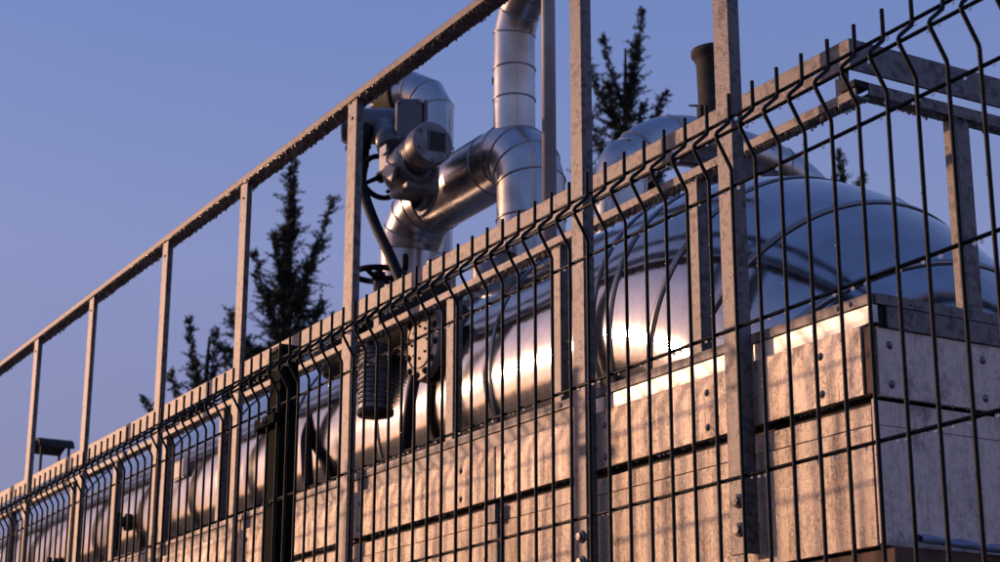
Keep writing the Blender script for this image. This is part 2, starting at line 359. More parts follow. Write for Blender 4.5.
# rim channel: front flange, top flange and inner lip
MB().box(1.999, XE, BY, BY + 0.008, 2.2385, 2.256).box(2.007, XE, BY + 0.0085, BY + 0.07, 2.249, 2.256).build('rim', 'steel', t, 0.001)
MB().box(1.996, 2.004, BY + 0.0085, YE, 2.2385, 2.2565).build('rim', 'steel', t, 0.001)
MB().box(1.996, 2.006, BY + 0.030, YE, 2.203, 2.2375).build('flashing_strip', 'steel', t, 0.001)
MB().box(2.001, 2.012, BY + 0.015, BY + 0.0295, 2.203, 2.2375).build('corner_gap_shade', 'black', t)  # black block in the open corner notch, painting its shade
# lower front: ledge lip and main sheet
MB().box(2.012, XE, BY, BY + 0.010, 2.050, 2.081).build('ledge', 'sheet', t, 0.001)
MB().box(2.012, XE, BY - 0.002, BY + 0.006, 1.866, 2.0485).build('front_sheet', 'sheet', t, 0.001)
MB().box(2.02, XE, BY + 0.02, BY + 0.03, 1.87, 2.20).build('gap_shade_backing', 'black', t)  # added black sheet behind the slot, its colour stands in for the shade inside
# end face toward the camera
MB().box(XR, XR + 0.008, BY + 0.010, YE, 2.094, 2.202).build('end_panel', 'stained', t, 0.001)
MB().box(XR + 0.006, XR + 0.014, BY + 0.008, YE, 2.050, 2.088).build('end_ledge', 'stained', t, 0.001)
MB().box(XR + 0.004, XR + 0.012, BY + 0.008, YE, 1.866, 2.0485).build('end_sheet', 'stained', t, 0.001)
MB().box(XR + 0.02, XR + 0.03, BY + 0.035, YE, 1.87, 2.20).build('gap_shade_backing', 'black', t)  # same black backing behind the end gap, shade put in as colour
MB().box(XR + 0.001, XR + 0.018, BY - 0.001, BY + 0.0075, 2.097, 2.204).build('corner_trim', 'rust', t, 0.002)
MB().box(XR + 0.002, XR + 0.010, BY - 0.001, BY + 0.006, 1.868, 2.090).build('corner_trim', 'stained', t, 0.002)
MB().box(1.99, XE, BY + 0.012, BY + 0.05, 1.80, 1.8645).build('base_beam', 'rust', t, 0.003)
MB().box(1.99, 2.05, BY + 0.052, YE, 1.80, 1.8645).build('base_beam', 'rust', t, 0.003)
def rivet(c, ax, r=0.0042): return MB().lathe(c, ax, [(0, r * 0.9), (r * 0.55, r * 0.75), (r * 0.95, r * 0.35), (r, r * 0.12), (r * 1.6, r * 0.1), (r * 1.7, -0.001)], 16)
for x in (2.118, 2.42, 2.74, 3.12, 3.30, 3.80, 3.90, 4.5, 4.62, 5.15):
    for z in (2.178, 2.117): rivet((x, BY - 0.004, z), (0, -1, 0)).build('rivet', 'bolt', t)
for x in (2.045, 2.075, 2.20, 2.36, 2.6, 2.9, 3.2): rivet((x, BY, 2.247), (0, -1, 0), 0.0028).build('rivet', 'bolt', t)
for y in (1.854, 2.05, 2.25):
    for z in (2.176, 2.114): rivet((XR, y, z), (-1, 0, 0)).build('rivet', 'bolt', t)
for y in (1.90, 1.99, 2.12): rivet((1.996, y, 2.247), (-1, 0, 0), 0.0022).build('rivet', 'bolt', t)
MB().box(3.125, 3.158, BY - 0.02, BY - 0.0045, 2.045, 2.083).build('bracket', 'steel', t, 0.002)
MB().box(3.13, 3.150, BY - 0.012, BY - 0.0045, 1.88, 2.044).build('bracket', 'steel', t, 0.002)
# drops hanging in the slot and along the end seam
s = MB(); rng = random.Random(4)
for k in range(70): s.ball((rng.uniform(2.03, 4.2), BY - 0.003, 2.0925), rng.uniform(0.0015, 0.003), 6)
for k in range(26): s.ball((XR - 0.0005, rng.uniform(1.86, 2.3), 2.0925), rng.uniform(0.0014, 0.0028), 6)
o = s.build('hanging_drops', 'water', t); o['kind'] = 'stuff'
s = MB(); pts = []
for k in range(30):
    y = 1.875 + k * 0.02; s.add([(1.975 + 0.003 * math.sin(k * 2.1), y, 1.878 + 0.003 * math.sin(k * 1.3) - 0.0006 * k), (1.985, y, 1.884 - 0.0006 * k + 0.002 * math.sin(k * 1.7)), (1.998, y, 1.874 - 0.0006 * k), (1.98, y, 1.872 - 0.0006 * k)], [])
for k in range(29):
    for j in range(4): a, b_ = k * 4 + j, k * 4 + (j + 1) % 4; s.f.append((a, b_, b_ + 4, a + 4)); s.sm.append(True)
s.build('plastic_film', 'plastic_blue', t)
# concrete plinth below
tag(MB().box(2.10, XE, 1.90, YE, 0, 1.80).build('concrete_plinth', 'concrete', None, 0.01), 'brown concrete plinth carrying the metal clad platform', 'plinth')

# ------------------------------------------------------------------ inner low railing on the platform rim
t = thing('platform_railing', 'low galvanised railing with flat top bar on the platform rim before the tank', 'railing', (2.1, 1.9, 2.256))
IY = 1.90; IX = 2.101
a = MB().box(IX + 0.005, XE, IY, IY + 0.006, 2.686, 2.741).build('top_rail', 'steel', t, 0.001)
a = MB().box(IX, IX + 0.006, IY - 0.001, YE, 2.684, 2.740).build('top_rail', 'steel', t, 0.001)
lr = MB().box(IX - 0.012, XE, IY - 0.004, IY + 0.0, 2.628, 2.645).box(IX - 0.012, XE, IY + 0.0005, IY + 0.026, 2.6275, 2.632).build('lower_rail', 'steel', t, 0.0008)
o = drips(IX, 6.5, IY - 0.003, IY + 0.006, 2.6275, 0.0045, 21, 0.0040).build('hanging_drips', 'ice', lr); o['kind'] = 'stuff'
o = drips(IX, 6.5, IY + 0.006, IY + 0.025, 2.6275, 0.0045, 22, 0.0038).build('hanging_drips', 'ice', lr); o['kind'] = 'stuff'
lr = MB().box(IX - 0.012, IX - 0.008, IY + 0.027, YE, 2.638, 2.660).box(IX - 0.0075, IX + 0.018, IY + 0.027, YE, 2.638, 2.642).build('lower_rail', 'steel', t, 0.0008)
o = drips(IY + 0.03, 2.7, IX - 0.012, IX + 0.017, 2.6375, 0.006, 23, 0.0034, 'y').build('hanging_drips', 'ice', lr); o['kind'] = 'stuff'
MB().box(IX - 0.014, IX + 0.022, IY - 0.006, IY + 0.026, 2.6462, 2.660).build('corner_block', 'black', t, 0.002)
for x in (2.578, 3.063, 3.53, 4.46, 4.965, 5.46, 5.96, 6.46, 7.3):
    MB().box(x - 0.034, x, IY + 0.001, IY + 0.006, 2.257, 2.627).box(x - 0.034, x - 0.029, IY + 0.0065, IY + 0.026, 2.257, 2.627).build('post', 'steel', t, 0.0008)
MB().box(IX - 0.007, IX + 0.018, 2.120, 2.1255, 2.257, 2.6375).box(IX - 0.007, IX - 0.002, 2.126, 2.157, 2.257, 2.6375).build('post', 'steel', t, 0.0008)
for x in (2.12, 3.9, 5.3): MB().box(x, x + 0.03, IY + 0.0065, IY + 0.012, 2.640, 2.70).build('spacer', 'steel', t, 0.0008)

# ------------------------------------------------------------------ big insulated tank with bent end
TY, TZ, TR, TXE, TRB = 2.305, 2.442, 0.350, 3.0, 0.63
t = thing('insulated_tank', 'large silver jacketed horizontal tank with a downward bent end behind the low railing', 'tank', (4.0, TY, 1.9))
pts = [(12.0, TY, TZ), (3.25, TY, TZ)]; arc = []
def tc(deg):
    a = math.radians(deg); return V(TXE - TRB * math.sin(a), TY, TZ - TRB * (1 - math.cos(a))), V(-math.cos(a), 0, -math.sin(a))
m = MB(); ringpts = []
centres = [(V(x, TY, TZ), V(-1, 0, 0)) for x in (11.0, 8.0, 6.0, 4.5, 3.6, 3.2)] + [tc(a) for a in range(0, 91, 3)] + [(V(TXE - TRB, TY, 1.80), V(0, 0, -1))]
NS = 96; vs = []
for c, d in centres:
    e2 = V(0, 1, 0); e1 = d.cross(e2)
    vs += [c + (e1 * math.cos(2 * PI * k / NS) + e2 * math.sin(2 * PI * k / NS)) * TR for k in range(NS)]
fs = [(i * NS + k, (i + 1) * NS + k, (i + 1) * NS + (k + 1) % NS, i * NS + (k + 1) % NS) for i in range(len(centres) - 1) for k in range(NS)]
m.add(vs, fs, True); m.add(vs[:NS], [tuple(range(NS))]); shell = m.build('shell', 'tank', t)
def band(c, d, wdt=0.013):
    m_ = MB(); m_.lathe(c - d * wdt / 2, d, [(TR - 0.002, -0.001), (TR + 0.0028, 0), (TR + 0.0034, wdt * 0.3), (TR + 0.0034, wdt), (TR + 0.001, wdt + 0.0015), (TR - 0.002, wdt + 0.002)], 96)
    b_ = m_.build('seam_band', 'seam', t)
    m_ = MB(); m_.torus(c + d * (wdt * 0.5 + 0.004), d, TR, 0.0022, 96, 6); m_.build('sealant_line', 'dark_seam', b_); return b_
for x in (9.2, 7.6, 6.6, 5.7, 5.1, 4.55, 4.0, 3.42): band(V(x, TY, TZ), V(-1, 0, 0), 0.008)
for a in (0.5, 6.5, 21, 35.5, 50, 65):
    c, d = tc(a); band(c, d, 0.012)
# nameplate, lugs, weld lines
np_ = MB().box(5.36, 5.50, TY - TR - 0.006, TY - TR - 0.001, 2.50, 2.55).build('nameplate', 'white', t, 0.001)
MB().box(5.355, 5.505, TY - TR - 0.003, TY - TR - 0.0005, 2.495, 2.555).build('frame', 'steel', np_)
# flanged inspection nozzle
nz = thing('flanged_nozzle', 'dusty cream bolted round flange on the front of the tank beside the ribbed cylinder', 'flange', (3.83, 1.99, 2.59))
fc = V(3.712, 1.93, 2.567)
m = MB().lathe(fc, (0, 1, 0), [(0, -0.004), (0.045, -0.004), (0.062, -0.0035), (0.064, 0.001), (0.068, 0.001), (0.070, -0.003), (0.092, -0.003), (0.096, 0.002), (0.096, 0.014), (0.093, 0.018)], 56, True)
m.v = [(min(p[0], fc.x + 0.066), p[1], p[2]) for p in m.v]
m.build('flange_plate', 'cream', nz, autosmooth=40)
MB().lathe(fc, (0, 1, 0), [(0.090, 0.0185), (0.090, 0.024), (0.097, 0.0245), (0.097, 0.042), (0.078, 0.044), (0.078, 0.14)], 48).build('neck', 'soot', nz, autosmooth=40)
for k in range(12):
    a = 2 * PI * (k + 0.3) / 12; p = fc + V(min(0.056, math.cos(a) * 0.081), -0.003, math.sin(a) * 0.081)
    hexbolt(p, (0, -1, 0), 0.0056, 0.007).build('bolt', 'soot', nz)
for k in range(8):
    a = 2 * PI * k / 8; p = fc + V(math.cos(a) * 0.040, -0.0045, math.sin(a) * 0.040)
    hexbolt(p, (0, -1, 0), 0.0035, 0.003, False).build('bolt', 'soot', nz)
# small dome cap above the bend
dc = thing('domed_vent', 'small rounded silver cap peeking over the bent end of the tank', 'vent cap', (3.10, 2.9, 2.6))
MB().lathe((3.10, 2.9, 2.5), (0, 0, 1), [(0.055, 0), (0.055, 0.375), (0.050, 0.400), (0.030, 0.418), (0, 0.424)], 32).build('cap', 'pipe', dc)
MB().torus((3.10, 2.9, 2.875), (0, 0, 1), 0.055, 0.003, 32, 6).build('ring', 'seam', dc)

# ------------------------------------------------------------------ pipes
def pipe_part(parent, name, pts, r, mtl='pipe', rings=(), joints=True, n=40, bead=0.0028, caps=True, open_end=False):
    m = MB(); pts = [Vector(p) for p in pts]
    # independent gores: every straight piece shades smooth round, sharp at the mitres
    m.tube(pts, r, n, caps); o = m.build(name, mtl, parent); me = o.data
    # mark mitre edges sharp
    bm = bmesh.new(); bm.from_mesh(me); bm.edges.ensure_lookup_table()
    for e in bm.edges:
        if len(e.link_faces) == 2 and e.link_faces[0].normal.angle(e.link_faces[1].normal, 0) > 0.01:
            pass
    nring = len(pts)
    idx = {v.index: v.index // n for v in bm.verts}
    for e in bm.edges:
        a, b_ = e.verts[0].index, e.verts[1].index
        if a < n * nring and b_ < n * nring and a // n == b_ // n and 0 < a // n < nring - 1: e.smooth = False
    bm.to_mesh(me); bm.free()
    rr = r if not isinstance(r, (list, tuple)) else r[0]
    if joints:
        for i in range(1, nring - 1):
            d1 = (pts[i] - pts[i - 1]).normalized(); d2 = (pts[i + 1] - pts[i]).normalized()
            if d1.angle(d2) < 0.03: continue
            nn = (d1 + d2).normalized(); c = pts[i]; MB().torus(c, nn, rr + 0.0006, bead, 48, 6).build('seam_ring', 'seam', o)
    for c, d in rings:
        MB().torus(c, d, rr + 0.0004, bead, 48, 6).build('seam_ring', 'seam', o)
    return o
PY_ = 2.30; PR = 0.091
t = thing('insulated_pipe', 'thick silver jacketed pipe bridging between two downward elbows above the tank', 'pipe', (4.2, PY_, 2.75))
near = [(3.806, PY_, 2.74)]; AX = 3.180
path = elbow_path((3.806, PY_, 2.74), (3.806, PY_, AX), (4.5, PY_, AX), 0.14, 4)[:-1]
path2 = elbow_path((3.806, PY_, AX), (4.50, PY_, AX), (4.50, PY_, 2.74), 0.14, 4)[1:]
pp = pipe_part(t, 'pipe_body', path + [V(4.06, PY_, AX)] + path2, PR, rings=[((3.806, PY_, 2.965), (0, 0, 1)), ((3.99, PY_, AX), (1, 0, 0)), ((4.33, PY_, AX), (1, 0, 0)), ((4.50, PY_, 2.90), (0, 0, 1))])
MB().tube([(4.34, PY_ - PR * 0.62, AX + PR * 0.79), (3.99, PY_ - PR * 0.62, AX + PR * 0.79)], 0.0022, 6).build('lap_seam', 'dark_seam', pp)
MB().tube([(4.5 - PR * 0.5 + .0, PY_ - PR * 0.87, 2.75), (4.5 - PR * 0.5, PY_ - PR * 0.87, 3.02)], 0.0018, 6).build('lap_seam', 'dark_seam', pp)
SR = 0.0575; SX = 3.893
t2 = thing('exhaust_stack', 'slim silver stack rising from the pipe elbow and bending at the top', 'stack', (SX, PY_, 3.2))
e = elbow_path((SX, PY_, 3.18), (SX, PY_, 3.565), (SX - 0.55, PY_ - 0.03, 3.98), 0.13, 2)
sb = pipe_part(t2, 'stack_pipe', e, SR, rings=[((SX, PY_, 3.335), (0, 0, 1)), ((SX, PY_, 3.425), (0, 0, 1)), (V(*e[-2]) .lerp(V(*e[-1]), 0.10), (V(*e[-1]) - V(*e[-2])))], bead=0.0026)
MB().lathe((SX + 0.03, PY_ - 0.049, 3.425 - 0.03), (0.5, -1, 0), [(0, 0.004), (0.011, 0.003), (0.012, -0.004)], 16).build('test_port', 'soot', sb)
MB().lathe(V(*e[-2]).lerp(V(*e[-1]), 0.12), V(*e[-1]) - V(*e[-2]), [(SR, 0), (SR + 0.010, 0.002), (SR + 0.012, 0.02), (SR + 0.004, 0.14), (SR + 0.004, 0.45)], 40).build('outer_sleeve', 'pipe', sb)
# smaller duct behind the actuator
t3 = thing('elbow_duct', 'small silver duct turning through an elbow behind the grey actuator', 'duct', (4.655, 2.45, 2.8))
dd = V(0.86, -0.40, 0).normalized(); dk = V(4.655, 2.45, 3.675)
e = elbow_path((4.655, 2.45, 2.74), dk, dk + dd * 0.17, 0.105, 3)
db = pipe_part(t3, 'duct_body', e, 0.067, rings=[((4.655, 2.45, 3.47), (0, 0, 1))], bead=0.0024)
MB().lathe(dk + dd * 0.12, dd, [(0.067, 0), (0.074, 0.001), (0.074, 0.012), (0.069, 0.014), (0.067, 0.075), (0.0, 0.076)], 40).build('end_collar', 'soot', db)
MB().tube([dk + dd * 0.19, dk + dd * 0.25], 0.011, 12).build('nipple', 'steel', db)
# round bare pole
t = thing('round_pole', 'plain thin round grey pole rising in front of the near pipe elbow', 'pole', (3.71, 2.18, 2.7))
MB().tube([(3.520, 2.18, 2.70), (3.520, 2.18, 4.4)], 0.0178, 24).build('tube', 'pole', t)
MB().lathe((3.520, 2.18, 2.70), (0, 0, 1), [(0.03, 0), (0.03, 0.014), (0.018, 0.016)], 24).build('base_collar', 'steel', t)
# arched duct upper right, behind the tank
t = thing('arched_duct', 'smooth silver arched duct rising behind the tank, bent over at both ends', 'duct', (4.1, 2.83, 2.7))
ax = 4.1; path = []
ctrl = [V(ax + .02, 2.80, 2.60), V(ax + .02, 2.80, 3.23), V(ax + .01, 2.84, 3.33), V(ax, 2.92, 3.395), V(ax, 3.02, 3.425), V(ax, 3.15, 3.425), V(ax, 3.33, 3.405), V(ax, 3.46, 3.36), V(ax, 3.545, 3.28), V(ax, 3.575, 3.17), V(ax, 3.575, 2.6)]
def cat(P, k=6):
    out = []
    for i in range(len(P) - 1):
        a, b_, c, d = P[max(0, i - 1)], P[i], P[i + 1], P[min(len(P) - 1, i + 2)]
        for j in range(k):
            u = j / k; out.append(0.5 * ((2 * b_) + (c - a) * u + (2 * a - 5 * b_ + 4 * c - d) * u * u + (3 * b_ - a - 3 * c + d) * u ** 3))
    return out + [P[-1]]
cp = cat(ctrl); o = MB().tube(cp, 0.078, 40).build('duct_body', 'pipe', t)
for i in (14, 21, 38, 45):
    MB().torus(cp[i], cp[i + 1] - cp[i - 1], 0.0785, 0.0028, 48, 6).build('seam_ring', 'seam', o)
# chimney
t = thing('flue_chimney', 'sooty black flue chimney with a flared rim behind the tank', 'chimney', (4.47, 3.4, 3.0))
MB().lathe((4.425, 3.4, 2.57), (0, 0, 1), [(0.062, 0), (0.062, 1.02), (0.064, 1.03), (0.064, 1.045), (0.062, 1.05), (0.062, 1.14), (0.063, 1.15), (0.063, 1.16), (0.061, 1.17), (0.064, 1.31), (0.073, 1.330), (0.080, 1.338), (0.080, 1.355), (0.070, 1.360), (0.058, 1.354), (0.056, 1.2), (0, 1.2)], 32).build('flue', 'soot', t)
MB().tube([(4.43, 3.345, 3.72), (4.47, 3.32, 3.73)], 0.004, 8).build('hook', 'soot', t)
for z in (3.66, 3.75): MB().box(4.425, 4.445, 3.332, 3.352, z - 0.07, z - 0.03).build('bracket', 'soot', t)

# ------------------------------------------------------------------ upper actuator (motor + gearbox + handwheel)
X_, Y_, Z_ = V(1, 0, 0), V(0, 1, 0), V(0, 0, 1)
t = thing('valve_actuator', 'dark grey electric valve actuator with a black square window mounted on the silver pipe', 'actuator', (4.15, 2.1, 3.1))
mc = V(4.35, 2.065, 3.357)                                   # motor barrel lies across, end box toward the right
m = MB().lathe(mc - V(0, 0.065, 0) , (-0.55, 1, 0), [(0, -0.005), (0.044, -0.004), (0.050, 0.002), (0.052, 0.01), (0.052, 0.03), (0.056, 0.032), (0.056, 0.045), (0.052, 0.047), (0.052, 0.16)], 40)
mo = m.build('motor', 'motor', t, autosmooth=40)
MB().lathe(V(4.27, 2.03, 3.30), (0, 0, -1), [(0, -0.04), (0.020, -0.038), (0.020, 0.03), (0.015, 0.032), (0.015, 0.085), (0, 0.086)], 20).build('cable_gland', 'black', mo)
bx = V(4.185, 2.13, 3.322); dX = V(-0.55, 1, 0).normalized(); dN = V(-1, -0.55, 0).normalized()
tb = MB().obox(bx, dX, dN, Z_, 0.040, 0.062, 0.070).build('terminal_box', 'motor', t, 0.018)
MB().obox(bx + dX * 0.045, dX, dN, Z_, 0.006, 0.056, 0.066).build('cover', 'motor', tb, 0.006)
# gearbox: fat body under, finned barrel pointing along the fence toward the camera
gc = V(4.14, 2.10, 3.185)
m = MB().lathe(gc + V(0.050, 0, -0.015), (-1, 0, 0.08), [(0, -0.022), (0.028, -0.020), (0.032, -0.003), (0.046, 0.0), (0.060, 0.014), (0.068, 0.045), (0.068, 0.10), (0.060, 0.12), (0.05, 0.125)], 36)
m.obox(gc + V(-0.01, 0.02, -0.045), X_, Y_, Z_, 0.056, 0.050, 0.040)
gb = m.build('gearbox', 'cast', t, 0.006, autosmooth=50)
prof = [(0.048, -0.03)]
for k in range(6): h = 0.0 + k * 0.013; prof += [(0.048, h), (0.054, h + 0.001), (0.054, h + 0.006), (0.048, h + 0.008)]
prof += [(0.050, 0.085), (0.060, 0.088), (0.060, 0.135), (0.057, 0.140), (0, 0.1405)]
bd = V(-1, -0.06, 0.03).normalized(); bo = gc + V(-0.03, 0, 0.012)
ba = MB().lathe(bo, bd, prof, 44).build('finned_barrel', 'cast', t, autosmooth=40)
fcn = bo + bd * 0.142
MB().obox(fcn + V(0, 0.012, 0.004), bd, Y_, Z_, 0.0025, 0.027, 0.029).build('frame', 'motor', ba, 0.003)
MB().obox(fcn + bd * 0.003 + V(0, 0.012, 0.004), bd, Y_, Z_, 0.002, 0.022, 0.024).build('window', 'window', ba)
for yy, zz in ((-0.035, 0.03), (0.0, -0.05), (0.045, -0.03), (-0.04, -0.02)): hexbolt(fcn + V(0, yy, zz), bd, 0.004, 0.004, False).build('bolt', 'bolt', ba)
for k in range(5):
    a = k * 1.25 + 0.4; hexbolt(gc + V(0.055, 0, -0.015) + V(0, math.cos(a) * 0.052, math.sin(a) * 0.052), (1, 0, 0), 0.006, 0.008, False).build('bolt', 'bolt', gb)
MB().lathe(gc + V(0.02, 0.05, -0.07), (0, 1, -0.25), [(0.040, 0), (0.040, 0.02), (0.050, 0.022), (0.050, 0.034), (0, 0.035)], 28).build('mounting_stem', 'cast', t, autosmooth=40)
MB().obox(gc + V(0.015, -0.062, 0.01), X_, Y_, Z_, 0.024, 0.006, 0.034).build('gear_cover', 'cast', gb, 0.004)
MB().obox(gc + V(-0.03, -0.066, -0.035), V(0.8, 0, 0.5).normalized(), Y_, V(-0.5, 0, 0.8).normalized(), 0.035, 0.006, 0.022).build('gear_cover', 'cast', gb, 0.004)
for k, yy in enumerate((-0.03, 0.02)):
    MB().lathe(bx + dX * yy - Z_ * 0.068, (0, 0, -1), [(0.013, 0), (0.013, 0.012), (0.016, 0.013), (0.016, 0.024), (0.010, 0.026), (0.010, 0.034)], 14).build('cable_gland', 'black', tb)
for sx_ in (-1, 1):
    for sz_ in (-1, 1): hexbolt(bx + dN * 0.062 + dX * 0.028 * sx_ + Z_ * 0.054 * sz_, dN, 0.005, 0.004, False).build('bolt', 'bolt', tb)
MB().obox(gc + V(0.0, -0.0745, 0.035), X_, Y_, Z_, 0.020, 0.001, 0.012).build('nameplate', 'white', gb)
hb = MB().tube([gc + V(0.03, -0.03, 0.05), gc + V(0.12, -0.01, 0.15)], 0.04, 24).build('coupling', 'motor', t)
def handwheel(parent, c, axis, R, r, spokes, knob=True):
    ax = Vector(axis).normalized(); up = Z_ if abs(ax.z) < 0.9 else X_; e1 = ax.cross(up).normalized(); e2 = ax.cross(e1); c = Vector(c)
    w_ = MB().torus(c, ax, R, r, 44, 10).build('handwheel', 'black', parent)
    s_ = MB()
    for k in range(spokes):
        a = 2 * PI * k / spokes + 0.5; p = c + (e1 * math.cos(a) + e2 * math.sin(a)) * R; s_.tube([c - ax * 0.012, c - ax * 0.010 + (p - c) * 0.4, p], [r * 1.1, r * 0.9, r * 0.7], 10)
    s_.build('spokes', 'black', w_); MB().lathe(c - ax * 0.02, ax, [(0, 0), (r * 2.1, 0.001), (r * 2.1, 0.026), (0, 0.027)], 20).build('hub', 'black', w_)
    if knob: MB().lathe(c + e1 * R * 0.97 * (1 if True else 0), ax, [(0.004, 0), (0.004, 0.012), (0.009, 0.014), (0.010, 0.05), (0.007, 0.058), (0, 0.06)], 16).build('crank_knob', 'black', w_)
    return w_
handwheel(t, V(4.238, 2.07, 3.180), (1, 0, 0), 0.061, 0.0078, 3, False)
MB().tube([gc + V(0.04, 0.0, -0.02), V(4.238, 2.07, 3.180)], 0.011, 12).build('shaft', 'cast', t)
MB().obox((4.32, 2.02, 3.283), V(-0.5, 1, 0.0).normalized(), dN, Z_, 0.024, 0.0015, 0.008).build('tag_plate', 'white', t)
cb = [V(4.245, 2.02, 3.22), V(4.240, 2.01, 3.16), V(4.19, 2.0, 3.09), V(4.12, 2.0, 2.99), V(4.045, 2.0, 2.90), V(3.96, 2.0, 2.79), V(3.90, 2.02, 2.68)]
tag(MB().tube(cat(cb, 5), 0.0145, 14).build('power_cable', 'black'), 'thick black cable hanging from the actuator down across the silver pipe', 'cable')
cb = [V(4.40, 2.0, 3.30), V(4.47, 2.01, 3.22), V(4.49, 2.03, 3.12), V(4.40, 2.06, 3.05), V(4.29, 2.09, 3.06)]

# ------------------------------------------------------------------ lower valve with horizontal handwheel and ribbed cylinder
t = thing('gate_valve', 'gate valve with a horizontal black handwheel and crank knob just above the low railing', 'valve', (4.3, 2.1, 2.7))
wc = V(4.30, 2.10, 2.915)
handwheel(t, wc, (0, 0, 1), 0.072, 0.0085, 3, False)
MB().lathe(wc + V(-0.03, 0.066, 0.0), (0, 0, 1), [(0.004, 0), (0.004, 0.012), (0.009, 0.014), (0.0105, 0.05), (0.008, 0.062), (0, 0.064)], 16).build('crank_knob', 'black', t)
MB().lathe(wc + V(0, 0, -0.16), (0, 0, 1), [(0.016, 0), (0.016, 0.14), (0.008, 0.145), (0.008, 0.172), (0.012, 0.173), (0.012, 0.182), (0, 0.184)], 16).build('stem', 'steel', t)
MB().lathe((4.22, 2.08, 2.60), (0, 0, 1), [(0.0, -0.02), (0.07, -0.02), (0.082, 0.0), (0.085, 0.04), (0.075, 0.10), (0.05, 0.135), (0.02, 0.145), (0, 0.146)], 36).build('bonnet', 'motor', t)
MB().lathe((4.10, 2.02, 2.690), (-1, 0, 0), [(0, -0.22), (0.06, -0.22), (0.070, -0.2), (0.070, 0.0), (0.082, 0.002), (0.082, 0.02), (0.064, 0.022), (0.064, 0.30), (0, 0.31)], 32).build('valve_body', 'soot', t, autosmooth=40)
t = thing('ribbed_cylinder', 'ribbed metal cylinder hanging below the valve in front of the tank', 'ribbed cylinder', (3.995, 1.945, 2.44))
prof = [(0, 0), (0.040, 0), (0.041, 0.008)]
for k in range(12): h = 0.016 + k * 0.0125; prof += [(0.0375, h), (0.0385, h + 0.001), (0.043, h + 0.0035), (0.043, h + 0.0065), (0.0385, h + 0.009)]
prof += [(0.034, 0.168), (0.034, 0.172), (0, 0.173)]
MB().lathe((3.995, 1.945, 2.452), (0, 0, 1), prof, 40).build('ribbed_body', 'cast', t)
MB().lathe((3.995, 1.945, 2.437), (0, 0, 1), [(0, 0), (0.041, 0), (0.044, 0.004), (0.044, 0.0145), (0, 0.0146)], 40).build('bottom_cap', 'soot', t)
MB().obox((4.03, 1.90, 2.610), X_, Y_, Z_, 0.022, 0.008, 0.012).build('terminal', 'brass', t, 0.002)
tag(MB().tube(cat([V(3.74, 1.93, 2.49), V(3.75, 1.925, 2.44), V(3.77, 1.925, 2.36), V(3.79, 1.925, 2.20)], 5), 0.014, 12).build('drain_hose', 'black'), 'short black hose dropping from the cream flange to the platform', 'hose')
# small angled regulator left of the long post
t = thing('regulator_valve', 'small domed regulator with brass fitting between the green post and the tall posts', 'regulator', (4.5, 2.02, 2.6))
MB().lathe((4.475, 2.05, 2.70), (0, 0, 1), [(0, -0.04), (0.04, -0.04), (0.052, -0.02), (0.060, 0.0), (0.066, 0.02), (0.066, 0.03), (0.060, 0.05), (0.045, 0.09), (0.025, 0.115), (0, 0.122)], 32).build('dome', 'cast', t)
MB().lathe((4.475, 2.05, 2.54), (0, 0, 1), [(0, 0), (0.024, 0.0), (0.026, 0.06), (0.03, 0.062), (0.03, 0.115), (0, 0.12)], 24).build('neck', 'black', t)
MB().tube([(4.52, 2.01, 2.585), (4.44, 2.01, 2.50)], 0.013, 12).build('fitting', 'brass', t)
tag(MB().tube(cat([V(4.45, 2.0, 2.56), V(4.42, 1.95, 2.47), V(4.37, 1.93, 2.37), V(4.35, 1.93, 2.27)], 5), 0.016, 12).build('slanted_hose', 'black'), 'black hose slanting down beside the ribbed cylinder and tall post', 'hose')
# pipe stub and small gauge between elbow and railing
t = thing('small_riser', 'small capped grey riser with a blue gauge between the two pipe elbows', 'riser pipe', (4.0, 2.1, 2.7))
MB().lathe((3.96, 2.12, 2.60), (0, 0, 1), [(0.035, 0), (0.035, 0.24), (0.045, 0.242), (0.045, 0.262), (0.02, 0.275), (0, 0.276)], 28).build('riser', 'cast', t, autosmooth=40)
MB().lathe((4.07, 2.18, 2.70), (0, 0, 1), [(0.014, 0), (0.014, 0.17), (0.018, 0.175), (0.018, 0.20), (0.008, 0.212), (0, 0.213)], 20).build('gauge', 'pipe', t)
MB().lathe((3.70, 2.12, 2.62), (0, 0, 1), [(0.05, 0), (0.05, 0.19), (0.064, 0.192), (0.064, 0.212), (0, 0.214)], 28).build('flanged_stub', 'cast', t, autosmooth=40)
# dark valve handles on the far part of the tank
for (x, z, lab) in ((5.93, 2.42, 'small dark drain valve on the tank left of the white nameplate'), (6.75, 2.36, 'small dark drain valve at the far left end of the tank')):
    t = thing('drain_valve', lab, 'valve', (x, 1.93, z), 'drain valves on the tank')
    MB().lathe((x, 1.965, z), (0, -1, 0), [(0.03, 0), (0.03, 0.02), (0.018, 0.022), (0.018, 0.05), (0, 0.052)], 20).build('body', 'soot', t)
    MB().tube([(x, 1.925, z + 0.03), (x, 1.925, z - 0.09), (x + 0.05, 1.925, z - 0.13)], 0.010, 10).build('handle', 'black', t)
